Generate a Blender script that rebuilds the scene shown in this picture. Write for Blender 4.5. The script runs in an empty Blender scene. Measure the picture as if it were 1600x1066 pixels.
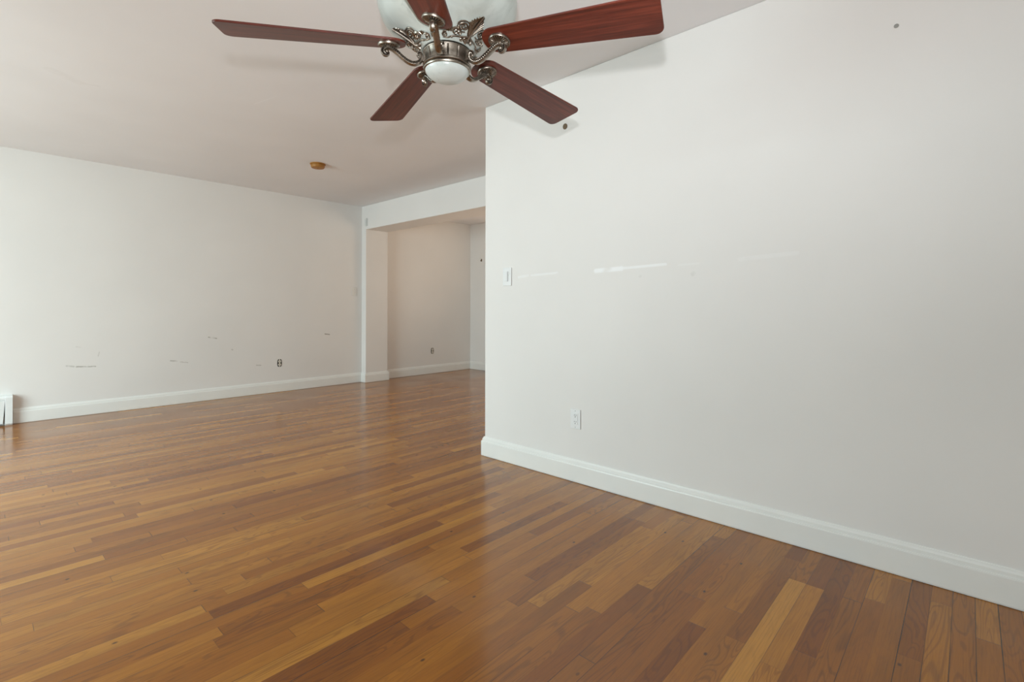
import bpy, bmesh, math, random
from mathutils import Vector, Matrix, Quaternion
random.seed(7)
R = math.radians
scene = bpy.context.scene
COL = scene.collection

# ---------------------------------------------------------------- camera
CAM_H = 1.04
FPX = 779.4
cam_d = bpy.data.cameras.new('camera')
cam = bpy.data.objects.new('camera', cam_d)
COL.objects.link(cam)
cam_d.sensor_width = 36.0
cam_d.lens = FPX / 1600 * 36
cam_d.shift_y = -(533 - 481.3) / 1600
cam_d.clip_start = 0.02
AZ = 42.516
cam.matrix_world = (Matrix.Translation((0, 0, CAM_H)) @ Matrix.Rotation(R(AZ - 90), 4, 'Z')
                    @ Matrix.Rotation(R(90), 4, 'X') @ Matrix.Rotation(R(0.109), 4, 'Z'))
scene.camera = cam

# ---------------------------------------------------------------- room dimensions
XR, YE = 2.464, 2.518          # right wall plane and where it ends
YL = 6.275                     # left wall plane
XS, XB = 3.726, 4.077          # header / column front and back
YC = 6.165                     # column side
XF = 5.79                      # far wall
H, HB = 2.452, 2.125           # ceiling, header underside
XW, YB = -2.4, -1.35           # window wall, wall behind the camera
# two window openings in the wall opposite the right wall: (y0, y1, z0, z1)
WIN = [(2.7, 5.15, 0.06, 2.1)]
WFAR = (3.0, 4.9, 0.8, 2.1)   # unseen window assumed in the far wall, added to light the back room

# ---------------------------------------------------------------- world, daylight, exposure
world = bpy.data.worlds.new('World')
scene.world = world
world.use_nodes = True
wn = world.node_tree.nodes['Background']
wn.inputs['Color'].default_value = (0.80, 0.93, 1.0, 1)
wn.inputs['Strength'].default_value = 0.25

def area_light(name, loc, direction, sx, sy, watts, color):
    d = bpy.data.lights.new(name, 'AREA')
    d.shape = 'RECTANGLE'
    d.size, d.size_y = sx, sy
    d.energy = watts
    d.color = color
    o = bpy.data.objects.new(name, d)
    COL.objects.link(o)
    o.location = loc
    o.rotation_euler = Vector(direction).to_track_quat('-Z', 'Y').to_euler()
    return o
# daylight arriving through the windows
E_W1, C_W1 = 195.0, (0.775, 0.965, 1.0)
E_W3, C_W3 = 29.0, (1.0, 0.76, 0.54)
E_FL, C_FL = 118.0, (0.95, 0.98, 1.0)
y0, y1, z0, z1 = WIN[0]
area_light('window_daylight', (XW - 0.16, (y0 + y1) / 2, (z0 + z1) / 2), (1, 0.1, -0.5), y1 - y0, z1 - z0, E_W1, C_W1)
y0, y1, z0, z1 = WFAR
area_light('window_daylight', (XF + 0.16, (y0 + y1) / 2, (z0 + z1) / 2), (-1, 0, 1.0), y1 - y0, z1 - z0, E_W3, C_W3)  # lamp of the unseen window, aimed up to brighten the far ceiling
# the photographer's flash just above the lens, its head tilted up towards the ceiling
fl = bpy.data.lights.new('camera_flash', 'SPOT')
fl.energy = E_FL
fl.color = C_FL
fl.shadow_soft_size = 0.022
fl.spot_size = R(140)
fl.spot_blend = 1.0
flo = bpy.data.objects.new('camera_flash', fl)
COL.objects.link(flo)
flo.location = (-0.053, -0.012, 1.215)
el, az = R(50), R(AZ - 2)
flo.rotation_euler = Vector((math.cos(el) * math.cos(az), math.cos(el) * math.sin(az), math.sin(el))).to_track_quat('-Z', 'Y').to_euler()

vs = scene.view_settings
vs.view_transform = 'Standard'
vs.look = 'None'
vs.gamma = 1.0
vs.use_curve_mapping = False
vs.exposure = 0.0

# ---------------------------------------------------------------- node helpers
class NT:
    def __init__(self, name):
        self.mat = bpy.data.materials.new(name)
        self.mat.use_nodes = True
        self.t = self.mat.node_tree
        self.b = self.t.nodes['Principled BSDF']
    def node(self, typ, **kw):
        n = self.t.nodes.new(typ)
        for k, v in kw.items():
            setattr(n, k, v)
        return n
    def link(self, a, b):
        self.t.links.new(a, b)
    def put(self, sock, v):
        if hasattr(v, 'links') or hasattr(v, 'is_linked'):
            self.link(v, sock)
        else:
            sock.default_value = v
    def m(self, op, a, b=0.0, c=0.0, clamp=False):
        n = self.node('ShaderNodeMath', operation=op, use_clamp=clamp)
        for s, v in zip(n.inputs, (a, b, c)):
            self.put(s, v)
        return n.outputs[0]
    def xyz(self, v):
        n = self.node('ShaderNodeSeparateXYZ')
        self.link(v, n.inputs[0])
        return n.outputs
    def comb(self, x, y, z=0.0):
        n = self.node('ShaderNodeCombineXYZ')
        for s, v in zip(n.inputs, (x, y, z)):
            self.put(s, v)
        return n.outputs[0]
    def noise(self, vec, scale=1.0, detail=2.0, rough=0.5, dist=0.0):
        n = self.node('ShaderNodeTexNoise')
        self.link(vec, n.inputs['Vector'])
        n.inputs['Scale'].default_value = scale
        n.inputs['Detail'].default_value = detail
        n.inputs['Roughness'].default_value = rough
        n.inputs['Distortion'].default_value = dist
        return n.outputs['Fac']
    def ramp(self, fac, stops, interp='LINEAR'):
        n = self.node('ShaderNodeValToRGB')
        n.color_ramp.interpolation = interp
        e = n.color_ramp.elements
        while len(e) < len(stops):
            e.new(0.5)
        for el, (p, c) in zip(e, stops):
            el.position = p
            el.color = (*c, 1) if len(c) == 3 else c
        self.put(n.inputs[0], fac)
        return n.outputs[0]
    def mix(self, fac, a, b, blend='MIX'):
        n = self.node('ShaderNodeMix', data_type='RGBA', blend_type=blend)
        self.put(n.inputs[0], fac)
        for s, v in ((n.inputs[6], a), (n.inputs[7], b)):
            if isinstance(v, tuple):
                s.default_value = (*v, 1) if len(v) == 3 else v
            else:
                self.link(v, s)
        return n.outputs[2]
    def smooth(self, x, lo, hi, o0=0.0, o1=1.0):
        n = self.node('ShaderNodeMapRange', interpolation_type='SMOOTHSTEP')
        self.put(n.inputs[0], x)
        for i, v in zip((1, 2, 3, 4), (lo, hi, o0, o1)):
            n.inputs[i].default_value = v
        return n.outputs[0]
    def pos(self):
        return self.node('ShaderNodeNewGeometry').outputs['Position']
    def obj(self):
        return self.node('ShaderNodeTexCoord').outputs['Object']
    def bump(self, height, strength=0.2, dist=0.002):
        n = self.node('ShaderNodeBump')
        n.inputs['Strength'].default_value = strength
        n.inputs['Distance'].default_value = dist
        self.link(height, n.inputs['Height'])
        self.link(n.outputs[0], self.b.inputs['Normal'])
    def segment(self, a, b, p0, p1, w, amount):
        """mask of a short stroke on a plane with coordinates a, b"""
        dx, dy = p1[0] - p0[0], p1[1] - p0[1]
        L2 = dx * dx + dy * dy + 1e-9
        ax = self.m('SUBTRACT', a, p0[0])
        by = self.m('SUBTRACT', b, p0[1])
        t = self.m('MULTIPLY_ADD', ax, dx / L2, self.m('MULTIPLY', by, dy / L2), clamp=True)
        ex = self.m('MULTIPLY_ADD', t, -dx, ax)
        ey = self.m('MULTIPLY_ADD', t, -dy, by)
        d = self.m('SQRT', self.m('ADD', self.m('MULTIPLY', ex, ex), self.m('MULTIPLY', ey, ey)))
        return self.smooth(d, w * 0.4, w, amount, 0.0)
    def maxall(self, ms):
        o = ms[0]
        for x in ms[1:]:
            o = self.m('MAXIMUM', o, x)
        return o

def srgb(r, g, b):
    f = lambda c: (c / 255 / 12.92) if c / 255 <= 0.04045 else ((c / 255 + 0.055) / 1.055) ** 2.4
    return (f(r), f(g), f(b))

def plain(name, color, rough=0.5, metal=0.0, vary=0.06, scale=20, spec=0.5):
    n = NT(name)
    f = n.noise(n.obj(), scale, 3)
    lo = tuple(c * (1 - vary) for c in color)
    hi = tuple(min(1, c * (1 + vary)) for c in color)
    n.link(n.ramp(f, [(0.3, lo), (0.7, hi)]), n.b.inputs['Base Color'])
    n.b.inputs['Roughness'].default_value = rough
    n.b.inputs['Metallic'].default_value = metal
    n.b.inputs['Specular IOR Level'].default_value = spec
    return n.mat

WALLC = (0.82, 0.80, 0.775)
def wall_mat(name, axes=None, marks=(), light=(), base=WALLC, rough=0.55):
    n = NT(name)
    p = n.pos()
    f = n.noise(p, 1.3, 3)
    col = n.ramp(f, [(0.3, tuple(c * 0.975 for c in base)), (0.7, tuple(min(1, c * 1.02) for c in base))])
    n.b.inputs['Roughness'].default_value = rough
    n.b.inputs['Specular IOR Level'].default_value = 0.3
    if axes:
        s = n.xyz(p)
        a, b = s['XYZ'.index(axes[0])], s['XYZ'.index(axes[1])]
        wob = n.noise(p, 60, 3)
        bw = n.m('MULTIPLY_ADD', n.m('SUBTRACT', wob, 0.5), 0.012, b)
        br = n.smooth(n.noise(p, 22, 2), 0.2, 0.6)
        if marks:
            mk = n.m('MULTIPLY', n.maxall([n.segment(a, bw, *s_) for s_ in marks]), br)
            col = n.mix(mk, col, (0.34, 0.32, 0.28))
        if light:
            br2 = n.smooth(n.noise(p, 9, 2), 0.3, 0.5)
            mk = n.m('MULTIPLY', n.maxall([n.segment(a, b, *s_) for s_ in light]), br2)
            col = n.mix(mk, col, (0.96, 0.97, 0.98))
    n.link(col, n.b.inputs['Base Color'])
    n.bump(n.noise(p, 160, 2), 0.05, 0.001)
    return n.mat

def floor_mat():
    n = NT('oak_strip_floor')
    p = n.pos()
    s = n.xyz(p)
    BW, LEN = 0.0586, 0.85
    yy = n.m('DIVIDE', n.m('SUBTRACT', s[1], 0.042), BW)
    row = n.m('FLOOR', yy)
    fy = n.m('SUBTRACT', yy, row)
    wn1 = n.node('ShaderNodeTexWhiteNoise', noise_dimensions='1D')
    n.link(row, wn1.inputs['W'])
    rr = wn1.outputs['Value']
    w = n.m('ADD', n.m('DIVIDE', s[0], LEN), n.m('MULTIPLY', n.m('ADD', rr, n.m('MULTIPLY', row, 0.017)), 347.3))
    v1 = n.node('ShaderNodeTexVoronoi', voronoi_dimensions='1D', feature='F1')
    v2 = n.node('ShaderNodeTexVoronoi', voronoi_dimensions='1D', feature='DISTANCE_TO_EDGE')
    for v in (v1, v2):
        n.link(w, v.inputs['W'])
        v.inputs['Scale'].default_value = 1.0
        v.inputs['Randomness'].default_value = 0.85
    ids = n.node('ShaderNodeSeparateColor')
    n.link(v1.outputs['Color'], ids.inputs[0])
    i1, i2, i3 = ids.outputs
    end = n.m('MULTIPLY', v2.outputs['Distance'], LEN)
    # board tone
    tone = n.ramp(i1, [(0.0, srgb(132, 73, 18)), (0.08, srgb(146, 86, 22)), (0.45, srgb(164, 102, 28)),
                       (0.80, srgb(177, 115, 36)), (0.95, srgb(186, 125, 43)), (1.0, srgb(197, 138, 55))])
    # slow drift of tone inside one board
    drift = n.noise(n.comb(n.m('MULTIPLY_ADD', i2, 90, n.m('MULTIPLY', s[0], 1.6)), n.m('MULTIPLY', s[1], 9), i3), 1.0, 2)
    tone = n.mix(n.smooth(drift, 0.4, 0.8, 0.0, 0.35), tone, (0.13, 0.048, 0.008))
    # fine pores
    g = n.noise(n.comb(n.m('MULTIPLY_ADD', i2, 77, n.m('MULTIPLY', s[0], 7)), n.m('MULTIPLY_ADD', i3, 31, n.m('MULTIPLY', s[1], 230))), 1.0, 5, 0.65, 0.4)
    tone = n.mix(n.smooth(g, 0.42, 0.75, 0.0, 0.38), tone, (0.10, 0.032, 0.008))
    # cathedral figure on some boards
    c0 = n.noise(n.comb(n.m('MULTIPLY_ADD', i2, 55, n.m('MULTIPLY', s[0], 2.2)), n.m('MULTIPLY_ADD', i1, 13, n.m('MULTIPLY', s[1], 17)), i3), 1.0, 1.5, 0.4, 0.6)
    ring = n.m('SINE', n.m('MULTIPLY', c0, 70))
    fig = n.m('MULTIPLY', n.smooth(ring, 0.2, 1.0), n.smooth(i3, 0.45, 0.8, 0.08, 0.34))
    tone = n.mix(fig, tone, (0.10, 0.032, 0.008))
    # knots
    vk = n.node('ShaderNodeTexVoronoi', voronoi_dimensions='2D', feature='F1')
    n.link(n.comb(n.m('MULTIPLY', s[0], 3.2), n.m('MULTIPLY', s[1], 5.2)), vk.inputs['Vector'])
    vk.inputs['Scale'].default_value = 1.0
    kc = n.node('ShaderNodeSeparateColor')
    n.link(vk.outputs['Color'], kc.inputs[0])
    kn = n.m('MULTIPLY', n.smooth(vk.outputs['Distance'], 0.012, 0.035, 0.85, 0.0), n.smooth(kc.outputs[0], 0.72, 0.77))
    tone = n.mix(kn, tone, (0.05, 0.02, 0.008))
    # seams
    edge = n.m('MULTIPLY', n.m('MINIMUM', fy, n.m('SUBTRACT', 1.0, fy)), BW)
    wn2 = n.node('ShaderNodeTexWhiteNoise', noise_dimensions='1D')
    n.link(n.m('ADD', n.m('ROUND', yy), 0.37), wn2.inputs['W'])
    along = n.noise(n.comb(n.m('MULTIPLY', s[0], 1.1), n.m('MULTIPLY', n.m('ROUND', yy), 3.1)), 1.0, 2)
    gapw = n.m('MULTIPLY_ADD', n.m('MULTIPLY', wn2.outputs['Value'], wn2.outputs['Value']), 0.0009, 0.00035)
    seam = n.m('SUBTRACT', 1.0, n.smooth(n.m('DIVIDE', edge, gapw), 0.5, 1.6))
    seam = n.m('MULTIPLY', seam, n.m('MULTIPLY', n.smooth(wn2.outputs['Value'], 0.0, 1.0, 0.28, 1.0), n.smooth(along, 0.3, 0.6, 0.45, 1.0)))
    eg = n.m('MULTIPLY', n.smooth(end, 0.0004, 0.0014, 1.0, 0.0), n.smooth(i2, 0.1, 0.9, 0.2, 0.9))
    gap = n.m('MAXIMUM', seam, eg)
    tone = n.mix(gap, tone, (0.028, 0.012, 0.006))
    n.link(tone, n.b.inputs['Base Color'])
    rgh = n.noise(p, 2.2, 3)
    n.link(n.smooth(rgh, 0.25, 0.75, 0.13, 0.22), n.b.inputs['Roughness'])
    n.b.inputs['IOR'].default_value = 1.56
    # bump: seams plus the slight cupping of each board
    cup = n.m('MULTIPLY', n.m('MULTIPLY', n.m('SUBTRACT', fy, 0.5), n.m('SUBTRACT', fy, 0.5)), 0.5)
    tilt = n.m('MULTIPLY', n.m('SUBTRACT', i1, 0.5), n.m('MULTIPLY', fy, 0.25))
    hgt = n.m('ADD', n.m('ADD', cup, tilt), n.m('MULTIPLY_ADD', gap, -0.6, n.m('MULTIPLY', g, 0.03)))
    n.bump(hgt, 0.25, 0.0012)
    return n.mat

def blade_mat():
    n = NT('mahogany_blade')
    o = n.xyz(n.obj())
    v = n.comb(n.m('MULTIPLY', o[0], 6), n.m('MULTIPLY', o[1], 130), o[2])
    f = n.noise(v, 1.0, 4, 0.6, 0.5)
    v2 = n.comb(n.m('MULTIPLY', o[0], 2), n.m('MULTIPLY', o[1], 28), o[2])
    f2 = n.noise(v2, 1.0, 2)
    ff = n.m('MULTIPLY_ADD', f, 0.55, n.m('MULTIPLY', f2, 0.45))
    n.link(n.ramp(ff, [(0.3, srgb(66, 28, 20)), (0.5, srgb(96, 41, 29)), (0.7, srgb(130, 60, 43))]), n.b.inputs['Base Color'])
    n.b.inputs['Roughness'].default_value = 0.34
    return n.mat

def glass_mat(name, axis_marks, shade):
    n = NT(name)
    o = n.obj()
    f = n.noise(o, 9, 3, 0.55, 1.2)
    lo, hi = shade
    col = n.ramp(f, [(0.35, lo), (0.6, hi)])
    # faint etched sprays
    e = n.noise(o, axis_marks, 4, 0.6, 2.5)
    col = n.mix(n.smooth(e, 0.60, 0.70, 0.0, 0.3), col, srgb(140, 150, 146))
    n.link(col, n.b.inputs['Base Color'])
    n.b.inputs['Roughness'].default_value = 0.28
    n.b.inputs['Subsurface Weight'].default_value = 0.15
    n.b.inputs['Subsurface Radius'].default_value = (0.02, 0.02, 0.02)
    return n.mat

def pewter_mat():
    n = NT('antique_pewter')
    o = n.obj()
    f = n.noise(o, 70, 4, 0.6)
    col = n.ramp(f, [(0.3, srgb(122, 112, 101)), (0.65, srgb(172, 164, 153))])
    # dark patina left in the crevices of the casting
    pt = n.node('ShaderNodeNewGeometry').outputs['Pointiness']
    col = n.mix(n.smooth(pt, 0.455, 0.515, 0.92, 0.0), col, srgb(52, 46, 40))
    n.link(col, n.b.inputs['Base Color'])
    n.b.inputs['Metallic'].default_value = 1.0
    n.link(n.smooth(f, 0.2, 0.8, 0.44, 0.28), n.b.inputs['Roughness'])
    return n.mat

M = {}
M['floor'] = floor_mat()
M['wall'] = wall_mat('cream_wall_paint')
M['wall_r'] = wall_mat('cream_wall_paint_glints', 'YZ',
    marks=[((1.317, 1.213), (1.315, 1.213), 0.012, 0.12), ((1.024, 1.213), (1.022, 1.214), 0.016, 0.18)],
    light=[((2.20, 1.243), (2.12, 1.252), 0.012, 0.35), ((2.09, 1.251), (1.88, 1.258), 0.009, 0.4),  # bright streaks: window glints painted into the wall colour
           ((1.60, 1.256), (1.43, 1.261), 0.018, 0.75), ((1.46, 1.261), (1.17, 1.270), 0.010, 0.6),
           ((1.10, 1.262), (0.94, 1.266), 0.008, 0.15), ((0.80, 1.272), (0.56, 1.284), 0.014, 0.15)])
M['wall_l'] = wall_mat('cream_wall_paint_scuffed', 'XZ',
    marks=[((0.63, 0.485), (0.68, 0.475), 0.010, 0.4), ((0.70, 0.470), (0.84, 0.463), 0.008, 0.75),
           ((1.82, 0.705), (1.90, 0.690), 0.009, 0.7), ((3.19, 0.690), (3.25, 0.682), 0.010, 0.9),
           ((1.46, 0.470), (1.52, 0.462), 0.009, 0.55), ((1.55, 0.450), (1.62, 0.437), 0.006, 0.4),
           ((2.33, 0.350), (2.38, 0.346), 0.008, 0.5), ((2.06, 0.555), (2.07, 0.55), 0.01, 0.4),
           ((0.86, 0.56), (0.87, 0.60), 0.006, 0.3), ((0.70, 0.66), (0.73, 0.655), 0.008, 0.25)])
M['ceiling'] = wall_mat('ceiling_paint', 'XY',
    marks=[((0.33, 4.02), (0.47, 4.13), 0.05, 0.05), ((0.47, 4.13), (0.56, 4.10), 0.015, 0.06)],
    light=[((1.34, 3.66), (1.39, 3.42), 0.006, 0.35)], base=(0.84, 0.825, 0.83), rough=0.7)
M['trim'] = plain('white_trim_paint', (0.84, 0.84, 0.81), 0.35, vary=0.015, scale=6)
M['heater'] = plain('white_enamel', (0.84, 0.86, 0.85), 0.35, vary=0.02)
M['plastic'] = plain('white_plastic', (0.82, 0.83, 0.83), 0.35, vary=0.01)
M['ivory'] = plain('ivory_plastic', (0.74, 0.70, 0.62), 0.4, vary=0.02)
M['painted_over'] = plain('painted_over_plastic', (0.77, 0.75, 0.715), 0.45, vary=0.02)
M['greywhite'] = plain('grey_white_plastic', (0.66, 0.67, 0.65), 0.4, vary=0.02)
M['dark'] = plain('dark_recess', (0.03, 0.027, 0.022), 0.8, vary=0.2)
M['slot'] = plain('socket_slot', (0.06, 0.06, 0.06), 0.6)
M['screw'] = plain('screw_metal', (0.45, 0.44, 0.42), 0.35, 1.0)
M['amber'] = plain('yellowed_plastic', srgb(164, 112, 44), 0.5, vary=0.12, scale=25)
M['brown'] = plain('brown_wood_plug', srgb(112, 92, 68), 0.6, vary=0.2, scale=120)
M['anchor'] = plain('grey_wall_anchor', srgb(150, 150, 145), 0.5)
M['window'] = plain('window_frame_paint', (0.82, 0.83, 0.82), 0.4, vary=0.01)
M['blade'] = blade_mat()
M['pewter'] = pewter_mat()
M['bowl'] = glass_mat('alabaster_glass', 9, (srgb(178, 185, 179), srgb(196, 203, 197)))
M['dome'] = glass_mat('etched_dome_glass', 30, (srgb(190, 198, 194), srgb(206, 213, 210)))

# ---------------------------------------------------------------- object helpers
def link(name, bm, mat, parent=None, smooth=False, bevel=0.0, segs=2, sharp=40):
    bmesh.ops.recalc_face_normals(bm, faces=bm.faces)
    me = bpy.data.meshes.new(name)
    bm.to_mesh(me)
    bm.free()
    me.materials.append(mat)
    o = bpy.data.objects.new(name, me)
    COL.objects.link(o)
    if parent:
        o.parent = parent
    if smooth:
        me.polygons.foreach_set('use_smooth', [True] * len(me.polygons))
        me.set_sharp_from_angle(angle=R(sharp))
    if bevel:
        md = o.modifiers.new('Bevel', 'BEVEL')
        md.width = bevel
        md.segments = segs
        md.limit_method = 'ANGLE'
    return o

def struct(name, bm, mat, parent=None, **kw):
    o = link(name, bm, mat, parent, **kw)
    o['kind'] = 'structure'
    return o

def empty(name, loc, label, cat, group=None):
    o = bpy.data.objects.new(name, None)
    o.empty_display_size = 0.05
    o.location = loc
    COL.objects.link(o)
    o['label'] = label
    o['category'] = cat
    if group:
        o['group'] = group
    return o

def tag(o, label, cat, group=None):
    o['label'] = label
    o['category'] = cat
    if group:
        o['group'] = group
    return o

def box(bm, x0, x1, y0, y1, z0, z1):
    v = [bm.verts.new((x, y, z)) for x in (x0, x1) for y in (y0, y1) for z in (z0, z1)]
    for f in ((0, 1, 3, 2), (4, 6, 7, 5), (0, 4, 5, 1), (2, 3, 7, 6), (0, 2, 6, 4), (1, 5, 7, 3)):
        bm.faces.new([v[i] for i in f])
    return bm

def nb():
    return bmesh.new()

def lathe(bm, prof, n=48, mod=None, cap=True):
    rings = []
    for r, z in prof:
        ring = []
        for i in range(n):
            a = 2 * math.pi * i / n
            rr = r * (mod(i, n, r) if mod else 1)
            ring.append(bm.verts.new((rr * math.cos(a), rr * math.sin(a), z)))
        rings.append(ring)
    for a, b in zip(rings, rings[1:]):
        for i in range(n):
            j = (i + 1) % n
            bm.faces.new((a[i], a[j], b[j], b[i]))
    if cap:
        bm.faces.new(rings[0][::-1])
        bm.faces.new(rings[-1])
    return bm

def prism(bm, pts, axis, a0, a1):
    """extrude a closed 2-D outline along an axis; pts give the other two coordinates"""
    def P(u, v, a):
        return {'X': (a, u, v), 'Y': (u, a, v), 'Z': (u, v, a)}[axis]
    A = [bm.verts.new(P(u, v, a0)) for u, v in pts]
    B = [bm.verts.new(P(u, v, a1)) for u, v in pts]
    n = len(pts)
    bm.faces.new(A[::-1])
    bm.faces.new(B)
    for i in range(n):
        j = (i + 1) % n
        bm.faces.new((A[i], A[j], B[j], B[i]))
    return bm

def catmull(pts, k=6):
    P = [Vector(p) for p in pts]
    out = []
    for i in range(len(P) - 1):
        p0 = P[max(i - 1, 0)]
        p1, p2 = P[i], P[i + 1]
        p3 = P[min(i + 2, len(P) - 1)]
        for j in range(k):
            t = j / k
            out.append(0.5 * ((2 * p1) + (-p0 + p2) * t + (2 * p0 - 5 * p1 + 4 * p2 - p3) * t * t
                              + (-p0 + 3 * p1 - 3 * p2 + p3) * t ** 3))
    out.append(P[-1])
    return out

def sweep(bm, pts, section, scales=None, bino=None):
    """sweep a section (list of (b, n)) along pts; bino = fixed sideways direction or None"""
    n = len(pts)
    rings = []
    up = None
    for i, p in enumerate(pts):
        t = (pts[min(i + 1, n - 1)] - pts[max(i - 1, 0)]).normalized()
        if bino is not None:
            b = bino
        else:
            if up is None:
                up = t.orthogonal().normalized()
            up = (up - t * up.dot(t)).normalized()
            b = up
        nn = t.cross(b).normalized()
        s = scales[i] if scales else 1.0
        rings.append([bm.verts.new(p + b * (u * s) + nn * (w * s)) for u, w in section])
    m = len(section)
    for a, c in zip(rings, rings[1:]):
        for i in range(m):
            j = (i + 1) % m
            bm.faces.new((a[i], a[j], c[j], c[i]))
    bm.faces.new(rings[0][::-1])
    bm.faces.new(rings[-1])

def circle_sec(r, k=8):
    return [(r * math.cos(2 * math.pi * i / k), r * math.sin(2 * math.pi * i / k)) for i in range(k)]

def ball(bm, c, r, u=8, v=6):
    mt = Matrix.Translation(c)
    bmesh.ops.create_uvsphere(bm, u_segments=u, v_segments=v, radius=r, matrix=mt)

# ---------------------------------------------------------------- room shell
T = 0.14
struct('floor', box(nb(), XW - T, XF + T, YB - T, YL + T, -0.12, 0.0), M['floor'])
struct('ceiling', box(nb(), XW - T, XF + T, YB - T, YL + T, H, H + 0.12), M['ceiling'])
struct('wall_left', box(nb(), XW, XF, YL, YL + T, 0, H), M['wall_l'])
bm = nb()
y0, y1, z0, z1 = WFAR
box(bm, XF, XF + T, YE - 0.115, y0, 0, H)
box(bm, XF, XF + T, y1, YL + T, 0, H)
box(bm, XF, XF + T, y0, y1, 0, z0)
box(bm, XF, XF + T, y0, y1, z1, H)
struct('wall_far', bm, M['wall'])
struct('wall_behind', box(nb(), XW - T, XR + 0.115, YB - T, YB, 0, H), M['wall'])
# right wall with its free end, turning the corner behind it
bm = nb()
prism(bm, [(XR, YB), (XR + 0.115, YB), (XR + 0.115, YE - 0.115), (XF, YE - 0.115), (XF, YE), (XR, YE)], 'Z', 0, H)
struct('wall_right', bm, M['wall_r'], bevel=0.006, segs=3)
# column stub and header of the wide opening
bm = nb()
prism(bm, [(YE, H), (YE, HB), (YC, HB), (YC, 0), (YL, 0), (YL, H)], 'X', XS, XB)
struct('wall_back', bm, M['wall'], bevel=0.004, segs=2)
# window wall
bm = nb()
ys = [YB] + sorted(v for w in WIN for v in w[:2]) + [YL + T]
for y0, y1 in zip(ys[0::2], ys[1::2]):
    box(bm, XW - T, XW, y0, y1, 0, H)
for y0, y1, z0, z1 in WIN:
    box(bm, XW - T, XW, y0, y1, 0, z0)
    box(bm, XW - T, XW, y0, y1, z1, H)
struct('wall_window', bm, M['wall'])
fw = 0.05
for k, (y0, y1, z0, z1) in enumerate(WIN + [WFAR]):
    side = 1 if k < 1 else -1
    px = XW if k < 1 else XF
    xa, xb = sorted((px - side * 0.10, px - side * 0.04))
    bm = nb()
    box(bm, xa, xb, y0, y1, z0, z0 + fw)
    box(bm, xa, xb, y0, y1, z1 - fw, z1)
    for y in (y0, (y0 + y1) / 2 - fw / 2, y1 - fw):
        box(bm, xa, xb, y, y + fw, z0 + fw, z1 - fw)
    struct('window_%d' % (k + 1), bm, M['window'])
    xa, xb = sorted((px - side * 0.03, px + side * 0.06))
    bm = nb()
    box(bm, xa, xb, y0 - 0.04, y1 + 0.04, z0 - 0.03, z0)
    struct('trim_%d' % (k + 1), bm, M['trim'])

# baseboards: flat board with a small moulded cap
def base_profile(sign, at):
    # (distance from the wall, height)
    prof = [(0, 0), (0.016, 0), (0.018, 0.006), (0.018, 0.098), (0.0165, 0.104), (0.0125, 0.1055), (0.0125, 0.109),
            (0.0115, 0.118), (0.007, 0.1255), (0.006, 0.129), (0.004, 0.132), (0, 0.1325)]
    return [(at + sign * d, z) for d, z in prof]

def baseboard(name, path, closed_ends=True):
    """mitred sweep of the profile along a floor path; the board stands to the left of the path"""
    prof = base_profile(1, 0)
    bm = nb()
    P = [Vector((x, y)) for x, y in path]
    rings = []
    for i, p in enumerate(P):
        d0 = (p - P[i - 1]).normalized() if i > 0 else None
        d1 = (P[i + 1] - p).normalized() if i < len(P) - 1 else None
        nrm = lambda d: Vector((-d.y, d.x))
        if d0 is None:
            off = nrm(d1)
        elif d1 is None:
            off = nrm(d0)
        else:
            a, b = nrm(d0), nrm(d1)
            off = (a + b) / (1 + a.dot(b))
        rings.append([bm.verts.new((p.x + off.x * d, p.y + off.y * d, z + 0.0015)) for d, z in prof])
    m = len(prof)
    for a, c in zip(rings, rings[1:]):
        for i in range(m):
            j = (i + 1) % m
            bm.faces.new((a[i], a[j], c[j], c[i]))
    bm.faces.new(rings[0])
    bm.faces.new(rings[-1][::-1])
    return struct(name, bm, M['trim'])

HX = 0.268       # where the heater ends and the left baseboard begins
baseboard('baseboard_right', [(XR, YB + 0.02), (XR, YE), (XF - 0.02, YE)])
baseboard('baseboard_left', [(XF - 0.02, YL), (XB, YL), (XB, YC), (XS, YC), (XS, YL), (HX + 0.004, YL)])
baseboard('baseboard_far', [(XF, YE + 0.02), (XF, YL)])
baseboard('baseboard_behind', [(XW, YB), (XR - 0.02, YB)])
baseboard('baseboard_window', [(XW, YL - 0.08), (XW, YB + 0.02)])

# ---------------------------------------------------------------- ceiling fan
FX, FY, FZ = 1.034, 1.230, 1.859
RM = 0.182
PHI0 = 3.798
fan = empty('ceiling_fan', (FX, FY, FZ),
            'pewter and mahogany ceiling fan with five blades and frosted glass bowl hanging from the ceiling', 'ceiling fan')
tilt_q = Vector((0, 0, 1)).rotation_difference(Vector((0.003, -0.017, 1)))
fan.rotation_mode = 'QUATERNION'
fan.rotation_quaternion = tilt_q
TOP = H - FZ

BOWL = [(0.079, -0.004), (0.095, 0.008), (0.118, 0.024), (0.142, 0.039), (0.168, 0.053), (0.190, 0.069), (0.206, 0.090),
        (0.216, 0.115), (0.2205, 0.140), (0.2185, 0.165), (0.2120, 0.186)]
bp = catmull([(r, z, 0) for r, z in BOWL], 4)
outer = [(p.x, p.y) for p in bp]
inner = [(r - 0.005, z + 0.002) for r, z in outer[::-1]]
bm = nb()
lathe(bm, outer + inner, 96, cap=False)
link('glass_bowl', bm, M['bowl'], fan, smooth=True)
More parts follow.
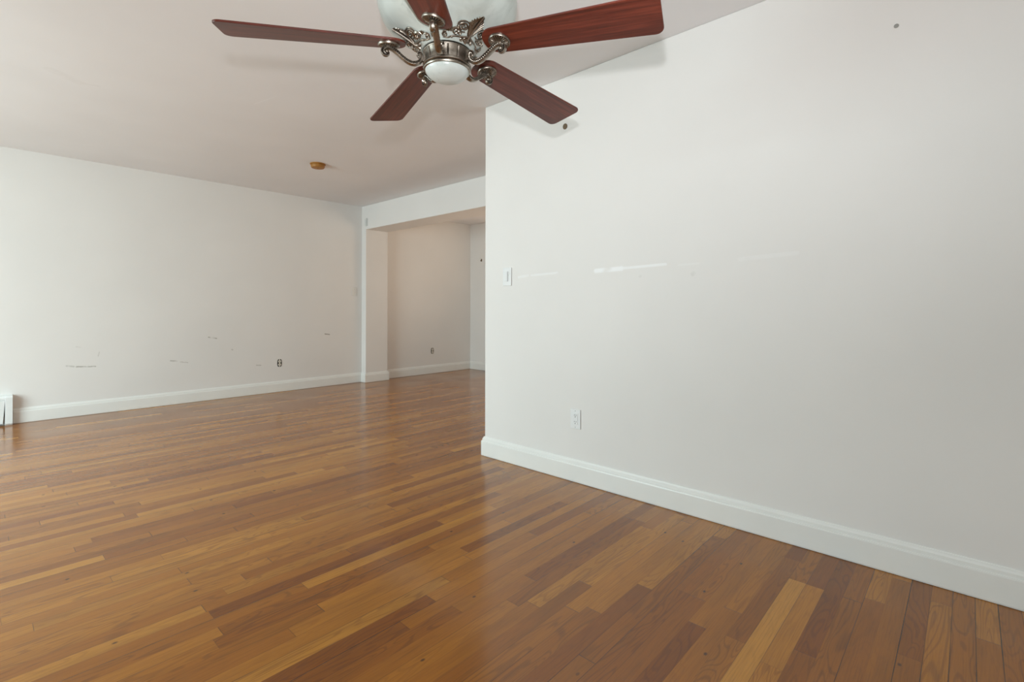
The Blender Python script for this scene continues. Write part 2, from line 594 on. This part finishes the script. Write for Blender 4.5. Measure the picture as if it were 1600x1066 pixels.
# thin metal rim, motor housing, downrod and canopy above the bowl
bm = nb()
sweep_ring = [(0.2060, 0.185), (0.2140, 0.185), (0.2145, 0.190), (0.2065, 0.192)]
lathe(bm, sweep_ring + [sweep_ring[0]], 96, cap=False)
link('bowl_rim', bm, M['pewter'], fan, smooth=True)
bm = nb()
lathe(bm, [(0.02, 0.0), (0.075, 0.004), (0.075, 0.06), (0.13, 0.10), (0.14, 0.13), (0.14, 0.22), (0.12, 0.26), (0.06, 0.285), (0.03, 0.30)], 64)
link('motor_housing', bm, M['pewter'], fan, smooth=True)
bm = nb()
lathe(bm, [(0.0135, 0.29), (0.0135, TOP - 0.05)], 24)
link('downrod', bm, M['pewter'], fan, smooth=True)
bm = nb()
lathe(bm, [(0.018, TOP - 0.075), (0.035, TOP - 0.070), (0.058, TOP - 0.045), (0.070, TOP - 0.015), (0.072, TOP + 0.001)], 48)
link('canopy', bm, M['pewter'], fan, smooth=True)

# hub band of curved panels
NP = 14
def panel(i, n, r):
    k = n // NP
    u = (i % k) / k
    return 1.0 if 0.0 < u else 0.975
bm = nb()
lathe(bm, [(0.070, -0.001), (0.0755, -0.003), (0.0765, -0.008), (0.0745, -0.011)], NP * 10, cap=True)
lathe(bm, [(0.0738, -0.011), (0.0712, -0.020), (0.0692, -0.029), (0.0690, -0.037), (0.0702, -0.046)], NP * 10, mod=panel, cap=True)
link('hub_band', bm, M['pewter'], fan, smooth=True, sharp=30)
bm = nb()
lathe(bm, [(0.069, -0.0445), (0.0755, -0.046), (0.0772, -0.0495), (0.0765, -0.0535), (0.0735, -0.0555), (0.0742, -0.058),
           (0.0750, -0.0605), (0.0735, -0.0635), (0.0690, -0.0645), (0.0685, -0.0615)], 96, cap=False)
link('trim_ring', bm, M['pewter'], fan, smooth=True)
dome = [(0.0700, -0.0585)]
for i in range(1, 13):
    a = i / 12 * math.pi / 2
    dome.append((max(0.0698 * math.cos(a), 0.0004), -0.0605 - 0.036 * math.sin(a)))
bm = nb()
lathe(bm, dome, 72)
link('glass_dome', bm, M['dome'], fan, smooth=True)

# blades with their irons
PIT, DROOP = -0.211, 0.043
def round_outline(pts, rad, k=7):
    out = []
    n = len(pts)
    for i in range(n):
        p, a, b = Vector(pts[i]), Vector(pts[i - 1]), Vector(pts[(i + 1) % n])
        r = rad[i]
        if r <= 0:
            out.append(p)
            continue
        da, db = (a - p).normalized(), (b - p).normalized()
        ang = da.angle(db)
        tl = min(r / math.tan(ang / 2), (a - p).length * 0.49, (b - p).length * 0.49)
        rr = tl * math.tan(ang / 2)
        c = p + (da + db).normalized() * (rr / math.sin(ang / 2))
        s, e = p + da * tl - c, p + db * tl - c
        tot = s.angle(e)
        sg = 1 if s.cross(e) > 0 else -1
        for j in range(k + 1):
            out.append(c + Matrix.Rotation(sg * tot * j / k, 2) @ s)
    return out

def blade_mesh():
    r0, r1 = 0.130, 0.662
    out = round_outline([(r0, -0.050), (r1, -0.0735), (r1, 0.0735), (r0, 0.050)], [0.044, 0.024, 0.024, 0.044], 8)
    th = 0.0065
    bm = nb()
    A = [bm.verts.new((p.x, p.y, 0)) for p in out]
    B = [bm.verts.new((p.x, p.y, th)) for p in out]
    bm.faces.new(A[::-1])
    bm.faces.new(B)
    for i in range(len(out)):
        j = (i + 1) % len(out)
        bm.faces.new((A[i], A[j], B[j], B[i]))
    return bm

ISEC = [(-0.0088, -0.0052), (-0.0055, -0.0066), (0.0, -0.0072), (0.0055, -0.0066), (0.0088, -0.0052), (0.0088, -0.0034), (0.0064, -0.0026),
        (0.0064, 0.0026), (0.0088, 0.0034), (0.0088, 0.0052), (0.0055, 0.0066), (0.0, 0.0072), (-0.0055, 0.0066), (-0.0088, 0.0052),
        (-0.0088, 0.0034), (-0.0064, 0.0026), (-0.0064, -0.0026), (-0.0088, -0.0034)]
ARM = [(0.0905, -0.0285), (0.0930, -0.0235), (0.0885, -0.0190), (0.0825, -0.0230), (0.0820, -0.0340), (0.0890, -0.0455),
       (0.1030, -0.0515), (0.1190, -0.0490), (0.1360, -0.0390), (0.1530, -0.0260), (0.1690, -0.0150), (0.1835, -0.0105),
       (0.1960, -0.0150), (0.2005, -0.0255), (0.1950, -0.0350), (0.1855, -0.0350), (0.1820, -0.0280), (0.1870, -0.0235)]
def iron_mesh():
    bm = nb()
    pts = catmull([(r, 0, z) for r, z in ARM], 6)
    n = len(pts)
    sc = []
    for i in range(n):
        t = i / (n - 1)
        s = min(1.0, 0.35 + t * 5.0) if t < 0.2 else (1.0 if t < 0.66 else 1.0 - (t - 0.66) / 0.34 * 0.62)
        sc.append(s)
    sweep(bm, pts, ISEC, sc, Vector((0, 1, 0)))
    # beads lying in the grooves on both flanks
    for i in range(16, n - 30, 2):
        for sgn in (-1, 1):
            ball(bm, pts[i] + Vector((0, sgn * 0.0064 * sc[i], 0)), 0.0021 * sc[i], 6, 4)
    ball(bm, pts[-1], 0.0062, 10, 8)
    ball(bm, pts[0], 0.0045, 10, 8)
    # foot on the hub and the stem under the medallion
    box(bm, 0.066, 0.084, -0.007, 0.007, -0.042, -0.026)
    bmesh.ops.create_cone(bm, cap_ends=True, segments=16, radius1=0.0085, radius2=0.0100, depth=0.020,
                          matrix=Matrix.Translation((RM + 0.002, 0, -0.003)))
    return bm

def medallion_mesh():
    bm = nb()
    nf = 22
    def fl_(i, n, r):
        return 1.0
    n = nf * 6
    prof = [(0.009, -0.0085, 0.0), (0.015, -0.0072, 0.6), (0.022, -0.0055, 1.0), (0.0285, -0.0042, 1.0), (0.0295, -0.0062, 0.0),
            (0.0320, -0.0068, 0.0), (0.0338, -0.0048, 0.0), (0.0338, 0.0, 0.0)]
    rings = []
    for r, z, f in prof:
        ring = []
        for i in range(n):
            a = 2 * math.pi * i / n
            dz = -f * 0.0034 * abs(math.cos(nf * a / 2)) ** 0.8
            ring.append(bm.verts.new((r * math.cos(a), r * math.sin(a), z + dz)))
        rings.append(ring)
    for a, b in zip(rings, rings[1:]):
        for i in range(n):
            j = (i + 1) % n
            bm.faces.new((a[i], a[j], b[j], b[i]))
    bm.faces.new(rings[0][::-1])
    bm.faces.new(rings[-1])
    return bm

protoB = protoI = protoM = None
for k in range(5):
    ang = PHI0 + k * 2 * math.pi / 5
    Rz = Matrix.Rotation(ang, 4, 'Z')
    if k == 0:
        b = link('blade', blade_mesh(), M['blade'], fan, bevel=0.0015)
        i_ = link('blade_iron', iron_mesh(), M['pewter'], fan, smooth=True, sharp=35)
        m_ = link('medallion', medallion_mesh(), M['pewter'], i_, smooth=True, sharp=50)
        protoB, protoI, protoM = b, i_, m_
    else:
        b, i_, m_ = protoB.copy(), protoI.copy(), protoM.copy()
        for o in (b, i_, m_):
            COL.objects.link(o)
        b.parent = fan
        i_.parent = fan
        m_.parent = i_
    # blade frame: pivot at the medallion on the blade axis, drooping slightly, pitched about its axis
    pit = Matrix.Translation((RM, 0, 0)) @ Matrix.Rotation(DROOP, 4, 'Y') @ Matrix.Rotation(PIT, 4, 'X') @ Matrix.Translation((-RM, 0, 0))
    b.matrix_local = Rz @ pit
    i_.matrix_local = Rz
    m_.matrix_local = Matrix.Translation((RM, 0, 0)) @ Matrix.Rotation(DROOP, 4, 'Y') @ Matrix.Rotation(PIT, 4, 'X')

# pierced leaf ornaments that clasp the glass bowl
acc = [0.0]
for (r0, z0), (r1, z1) in zip(outer, outer[1:]):
    acc.append(acc[-1] + math.hypot(r1 - r0, z1 - z0))
def on_bowl(s, v, off):
    v = max(v, 0.0)
    for i in range(len(acc) - 1):
        if acc[i + 1] >= v:
            t = (v - acc[i]) / (acc[i + 1] - acc[i])
            r = outer[i][0] + (outer[i + 1][0] - outer[i][0]) * t
            z = outer[i][1] + (outer[i + 1][1] - outer[i][1]) * t
            dr, dz = outer[i + 1][0] - outer[i][0], outer[i + 1][1] - outer[i][1]
            L = math.hypot(dr, dz)
            nr, nz = dz / L, -dr / L
            break
    r, z = r + nr * off, z + nz * off
    a = s / 0.105
    return Vector((r * math.cos(a), r * math.sin(a), z))

def spiral(cx, cy, r0, r1, a0, turns, k=16):
    n = max(6, int(abs(turns) * k))
    return [(cx + (r0 + (r1 - r0) * i / n) * math.cos(a0 + turns * 2 * math.pi * i / n),
             cy + (r0 + (r1 - r0) * i / n) * math.sin(a0 + turns * 2 * math.pi * i / n)) for i in range(n + 1)]

def leaf_mesh():
    bm = nb()
    def tube(pts2, r0, r1, off=0.0045, lift=0.0):
        n = len(pts2)
        P = [on_bowl(s, v, off + lift * (i / (n - 1))) for i, (s, v) in enumerate(pts2)]
        sweep(bm, P, circle_sec(1.0, 7), [1.2 * (r0 + (r1 - r0) * i / (n - 1)) for i in range(n)])
    def cm(pts, k=5):
        return [(p.x, p.y) for p in catmull([(a, b, 0) for a, b in pts], k)]
    TIP = 0.104
    tube(cm([(0, 0.020), (0.0, 0.045), (0, 0.075), (0, TIP)]), 0.0036, 0.0022, 0.006, 0.006)
    # solid blade of the leaf behind the feathers
    wid = [(0.024, 0.004), (0.034, 0.010), (0.046, 0.0135), (0.060, 0.0165), (0.072, 0.0160), (0.082, 0.0115), (0.092, 0.0065), (TIP, 0.0012)]
    front, back = [], []
    for v, w in wid:
        front.append([bm.verts.new(on_bowl(w * u, v, 0.0042 + 0.004 * max(0, (v - 0.06) / 0.04))) for u in (-1, -0.5, 0, 0.5, 1)])
        back.append([bm.verts.new(on_bowl(w * u, v, 0.0016 + 0.004 * max(0, (v - 0.06) / 0.04))) for u in (-1, -0.5, 0, 0.5, 1)])
    for i in range(len(wid) - 1):
        for j in range(4):
            bm.faces.new((front[i][j], front[i][j + 1], front[i + 1][j + 1], front[i + 1][j]))
            bm.faces.new((back[i][j], back[i + 1][j], back[i + 1][j + 1], back[i][j + 1]))
        bm.faces.new((front[i][0], front[i + 1][0], back[i + 1][0], back[i][0]))
        bm.faces.new((front[i][4], back[i][4], back[i + 1][4], front[i + 1][4]))
    bm.faces.new(front[0][::-1] + back[0])
    bm.faces.new(front[-1] + back[-1][::-1])
    for s in (-1, 1):
        f = lambda L: [(s * a, b) for a, b in L]
        # feathers fanning from the spine to the edge of the leaf
        for base, tip in ((0.034, (0.0045, 0.0965)), (0.032, (0.0085, 0.0905)), (0.030, (0.0125, 0.0845)), (0.028, (0.0160, 0.0780)), (0.026, (0.0190, 0.0710))):
            tube(cm(f([(0.0015, base), (0.0035 + tip[0] * 0.25, base + (tip[1] - base) * 0.45), (tip[0] * 0.8, base + (tip[1] - base) * 0.8), tip])), 0.0019, 0.0017, 0.005)
        # large volute
        tube(f(spiral(0.0285, 0.052, 0.0140, 0.0035, R(-70), 1.45, 22)), 0.0030, 0.0022, 0.006)
        ball(bm, on_bowl(s * 0.0265, 0.0530, 0.006), 0.0032)
        tube(f(spiral(0.0285, 0.052, 0.0180, 0.0165, R(-120), 0.72, 22)), 0.0017, 0.0017, 0.004)
        # second volute and its returning stem
        tube(f(spiral(0.0465, 0.0325, 0.0110, 0.0028, R(160), -1.35, 22)), 0.0028, 0.0020, 0.0055)
        ball(bm, on_bowl(s * 0.0470, 0.0335, 0.0055), 0.0030)
        tube(f(spiral(0.0345, 0.0300, 0.0062, 0.0022, R(-10), 1.2, 18)), 0.0024, 0.0018, 0.0055)
        # shell between volutes
        for q in range(5):
            a = R(35 + q * 27)
            c = (0.0640, 0.0280)
            tube(f([(c[0] + 0.003 * math.cos(a), c[1] + 0.003 * math.sin(a)), (c[0] + 0.008 * math.cos(a), c[1] + 0.008 * math.sin(a)),
                    (c[0] + 0.0125 * math.cos(a), c[1] + 0.0125 * math.sin(a))]), 0.0012, 0.0021, 0.0045)
        tube(f(spiral(0.0790, 0.0200, 0.0095, 0.0024, R(120), -1.3, 18)), 0.0025, 0.0018, 0.005)
        ball(bm, on_bowl(s * 0.0790, 0.0205, 0.005), 0.0030)
        # lower rail in an S and the small curls beneath
        tube(cm(f([(0.004, 0.026), (0.016, 0.0225), (0.030, 0.0195), (0.045, 0.0185), (0.058, 0.0150), (0.070, 0.0105), (0.086, 0.0120)])), 0.0027, 0.0019, 0.005)
        tube(f(spiral(0.0085, 0.0145, 0.0062, 0.0018, R(90), -1.2, 18)), 0.0022, 0.0017, 0.005)
        tube(f(spiral(0.0225, 0.0125, 0.0050, 0.0018, R(120), 1.2, 18)), 0.0020, 0.0016, 0.005)
        ball(bm, on_bowl(s * 0.0560, 0.0135, 0.005), 0.0032)
        ball(bm, on_bowl(s * 0.0330, 0.0440, 0.005), 0.0026)
        tube(cm(f([(0.0335, 0.0405), (0.042, 0.0455), (0.051, 0.0435), (0.0580, 0.0370)])), 0.0017, 0.0019, 0.005)
    tube(cm([(0, 0.004), (0, 0.012), (0, 0.020)]), 0.0035, 0.0045, 0.003)
    return bm
leaf0 = None
for k in range(3):
    a = R(268.5 + 120 * k)
    if k == 0:
        l = leaf0 = link('filigree_leaf', leaf_mesh(), M['pewter'], fan, smooth=True)
    else:
        l = leaf0.copy()
        COL.objects.link(l)
        l.parent = fan
    l.matrix_local = Matrix.Rotation(a, 4, 'Z')

# ---------------------------------------------------------------- wall fittings
def rounded_rect(w, h, r, k=4):
    return [(p.x, p.y) for p in round_outline([(-w / 2, -h / 2), (w / 2, -h / 2), (w / 2, h / 2), (-w / 2, h / 2)], [r] * 4, k)]

def face_prism(wallaxis, pts, d0, d1):
    """outline in (along-wall, height) coordinates, standing out d0..d1 from the wall plane.
    Local frame: origin on the wall; x along the wall to the viewer's right, y out of the wall, z up."""
    bm = nb()
    A = [bm.verts.new((u, d0, v)) for u, v in pts]
    B = [bm.verts.new((u, d1, v)) for u, v in pts]
    bm.faces.new(A)
    bm.faces.new(B[::-1])
    for i in range(len(pts)):
        j = (i + 1) % len(pts)
        bm.faces.new((A[i], B[i], B[j], A[j]))
    return bm

def shift(pts, dx, dz):
    return [(u + dx, v + dz) for u, v in pts]

def merge(*bms):
    out = nb()
    for b in bms:
        me = bpy.data.meshes.new('t')
        b.to_mesh(me)
        b.free()
        out.from_mesh(me)
        bpy.data.meshes.remove(me)
    return out

def mounted(name, loc, facing, label, cat, group=None):
    e = empty(name, loc, label, cat, group)
    # local +y points out of the wall
    e.rotation_euler = (0, 0, {'-X': R(90), '-Y': R(180)}[facing])
    return e

def disc(r, k=16):
    return [(r * math.cos(2 * math.pi * i / k), r * math.sin(2 * math.pi * i / k)) for i in range(k)]

# duplex outlet with cover plate, right wall
o = mounted('wall_outlet', (XR, 1.738, 0.375), '-X', 'white duplex outlet with cover plate low on the large right wall', 'outlet')
link('cover_plate', face_prism(0, rounded_rect(0.072, 0.116, 0.004), 0.0, 0.0055), M['plastic'], o, bevel=0.002)
ins = link('receptacle', face_prism(0, rounded_rect(0.033, 0.067, 0.003), 0.0055, 0.0072), M['plastic'], o, bevel=0.0006)
for dz in (0.0195, -0.0195):
    s_ = [face_prism(0, rounded_rect(0.0022, 0.0085, 0.0005), 0.0070, 0.0074) for _ in range(2)]
    bm = merge(face_prism(0, shift(rounded_rect(0.0024, 0.0090, 0.0005), -0.0064, dz + 0.004), 0.0068, 0.0075),
               face_prism(0, shift(rounded_rect(0.0024, 0.0075, 0.0005), 0.0064, dz + 0.004), 0.0068, 0.0075),
               face_prism(0, shift(disc(0.0028), 0, dz - 0.0065), 0.0068, 0.0075))
    for x in s_:
        x.free()
    link('socket_slots', bm, M['slot'], ins)
for dz in (0.0485, -0.0485):
    link('screw', face_prism(0, shift(disc(0.0030), 0, dz), 0.0054, 0.0064), M['screw'], o)

# slide dimmer switch, right wall
o = mounted('dimmer_switch', (XR, 2.299, 1.250), '-X', 'white rocker dimmer switch at the left end of the right wall', 'light switch')
link('cover_plate', face_prism(0, rounded_rect(0.076, 0.122, 0.004), 0.0, 0.0070), M['plastic'], o, bevel=0.002)
link('rocker', face_prism(0, shift(rounded_rect(0.026, 0.066, 0.002), 0.0065, 0.002), 0.0070, 0.0130), M['plastic'], o, bevel=0.001)
sl = link('slider_track', face_prism(0, shift(rounded_rect(0.005, 0.066, 0.001), -0.0145, 0.002), 0.0066, 0.0076), M['greywhite'], o)
link('slider_knob', face_prism(0, shift(rounded_rect(0.0048, 0.010, 0.001), -0.0145, 0.020), 0.0076, 0.0100), M['plastic'], sl)

# toggle switch, left wall beside the column
o = mounted('toggle_switch', (3.610, YL, 1.262), '-Y', 'painted-over toggle switch on the left wall beside the column', 'light switch')
link('cover_plate', face_prism(0, rounded_rect(0.072, 0.116, 0.004), 0.0, 0.0060), M['painted_over'], o, bevel=0.002)
link('toggle', merge(face_prism(0, rounded_rect(0.0095, 0.022, 0.001), 0.006, 0.008),
                     face_prism(0, shift(rounded_rect(0.0070, 0.010, 0.001), 0, -0.004), 0.008, 0.017)), M['painted_over'], o)
for dz in (0.030, -0.030):
    link('screw', face_prism(0, shift(disc(0.0028), 0, dz), 0.0058, 0.0068), M['screw'], o)

# bare receptacles whose cover plates are missing
def bare_outlet(loc, label):
    o = mounted('bare_outlet', loc, '-Y', label, 'outlet', 'bare outlets without cover plates')
    oval = [(p[0] * 0.0275, p[1] * 0.048) for p in [(math.copysign(abs(math.cos(a)) ** 0.6, math.cos(a)), math.copysign(abs(math.sin(a)) ** 0.75, math.sin(a)))
            for a in [2 * math.pi * i / 28 for i in range(28)]]]
    link('gap_shade', face_prism(0, oval, 0.0, 0.0012), M['dark'], o)  # flat dark oval standing in for the shaded gap around the receptacle
    # strap with ears
    link('strap', face_prism(0, rounded_rect(0.012, 0.100, 0.003), 0.0012, 0.0030), M['ivory'], o)
    for dz in (0.0195, -0.0195):
        f = [(max(-0.0172, min(0.0172, 0.0195 * math.cos(a))), dz + 0.0150 * math.sin(a)) for a in [2 * math.pi * i / 24 for i in range(24)]]
        r = link('receptacle_face', face_prism(0, f, 0.0030, 0.0075), M['ivory'], o)
        bm = merge(face_prism(0, shift(rounded_rect(0.0024, 0.0085, 0.0005), -0.0062, dz + 0.003), 0.0072, 0.0079),
                   face_prism(0, shift(rounded_rect(0.0024, 0.0070, 0.0005), 0.0062, dz + 0.003), 0.0072, 0.0079),
                   face_prism(0, shift(disc(0.0026), 0, dz - 0.0065), 0.0072, 0.0079))
        link('socket_slots', bm, M['slot'], r)
    return o
bare_outlet((2.600, YL, 0.355), 'bare outlet without cover plate on the left wall between heater and column')
bare_outlet((4.977, YL, 0.357), 'bare outlet without cover plate on the wall beyond the wide opening')

# small sensor on the header next to the corner
o = mounted('door_sensor', (XS, 6.140, 2.221), '-X', 'small white sensor box on the header above the column', 'sensor')
link('sensor_body', face_prism(0, rounded_rect(0.030, 0.105, 0.004), 0.0, 0.018), M['greywhite'], o, bevel=0.002)
link('magnet', face_prism(0, shift(rounded_rect(0.012, 0.080, 0.003), 0.024, 0), 0.0, 0.014), M['greywhite'], o, bevel=0.002)

# smoke detector on the ceiling
sd = empty('smoke_detector', (2.322, 4.722, H), 'yellowed round smoke detector on the ceiling beyond the fan', 'smoke detector')
bm = nb()
lathe(bm, [(0.072, 0.0), (0.073, -0.004), (0.072, -0.009), (0.066, -0.010)], 48)
link('mounting_base', bm, M['amber'], sd, smooth=True)
bm = nb()
lathe(bm, [(0.064, -0.009), (0.066, -0.014), (0.064, -0.032), (0.058, -0.040), (0.040, -0.043), (0.018, -0.044)], 48,
      mod=lambda i, n, r: 1.0 if (i % 4 or r < 0.06) else 0.985)
link('sensor_cover', bm, M['amber'], sd, smooth=True, sharp=30)
bm = nb()
lathe(bm, [(0.009, -0.043), (0.009, -0.0465), (0.006, -0.0475)], 20)
link('test_button', bm, M['amber'], sd, smooth=True)

# wall plug, anchors and hook
def wall_disc(name, loc, facing, r, d, mat, label, cat, rz=1.0):
    e = link(name, face_prism(0, [(u, v * rz) for u, v in disc(r, 24)], 0.0, d), mat, bevel=d * 0.3)
    e.location = loc
    e.rotation_euler = (0, 0, {'-X': R(90), '-Y': R(180)}[facing])
    return tag(e, label, cat)
wall_disc('wall_plug', (XR, 1.821, 2.149), '-X', 0.016, 0.004, M['brown'], 'round brown plug high on the right wall below a fan blade', 'wall plug', 1.12)
wall_disc('wall_anchor', (XR, 0.213, 2.151), '-X', 0.008, 0.003, M['anchor'], 'tiny grey anchor near the top right of the right wall', 'wall anchor')
e = link('wall_hook', merge(face_prism(0, rounded_rect(0.024, 0.045, 0.006), 0.0, 0.004),
                            face_prism(0, shift(rounded_rect(0.014, 0.016, 0.004), 0, -0.010), 0.004, 0.022)), M['brown'])
e.location = (XF, 6.000, 1.835)
e.rotation_euler = (0, 0, R(90))
tag(e, 'small brown hook on the far wall seen past the corner', 'hook')

# ---------------------------------------------------------------- baseboard heater along the left wall
HD, HH = 0.070, 0.262
hx0 = XW + 0.05
ht = empty('baseboard_heater', ((hx0 + HX) / 2, YL, 0), 'white metal baseboard heater at the left end of the left wall', 'heater')
def hlink(name, bm, mat, **kw):
    bmesh.ops.translate(bm, verts=bm.verts, vec=(-(hx0 + HX) / 2, -YL, 0))
    return link(name, bm, mat, ht, **kw)
yf = YL - HD
# back panel with curved hood
hood = [(YL, 0.0), (YL, HH), (YL - 0.035, HH), (YL - 0.060, HH - 0.006), (yf, HH - 0.018), (yf, HH - 0.036),
        (yf + 0.004, HH - 0.036), (yf + 0.006, HH - 0.020), (YL - 0.055, HH - 0.010), (YL - 0.006, HH - 0.006), (YL - 0.006, 0.0)]
hlink('back_panel', prism(nb(), hood, 'X', hx0 + 0.02, HX - 0.045), M['heater'])
front = [(yf, 0.020), (yf, HH - 0.040), (yf + 0.010, HH - 0.034), (yf + 0.012, HH - 0.038), (yf + 0.004, HH - 0.046), (yf + 0.004, 0.020)]
bm = prism(nb(), front, 'X', hx0 + 0.02, HX - 0.0485)
for v in bm.verts:              # the cover has slipped a little, leaving a gap that widens downwards
    if v.co.x > HX - 0.1 and v.co.z < 0.1:
        v.co.x -= 0.013
hlink('front_cover', bm, M['heater'])
hlink('heating_element', box(nb(), hx0 + 0.05, HX - 0.06, YL - 0.052, YL - 0.012, 0.06, 0.12), M['dark'])
cap = [(YL, 0.0), (YL, HH), (YL - 0.035, HH + 0.0015), (YL - 0.060, HH - 0.004), (yf - 0.0015, HH - 0.017), (yf - 0.0015, 0.016), (yf + 0.012, 0.0)]
hlink('end_cap', prism(nb(), cap, 'X', HX - 0.048, HX), M['heater'], bevel=0.002)
hlink('end_cap', prism(nb(), cap, 'X', hx0, hx0 + 0.03), M['heater'], bevel=0.002)
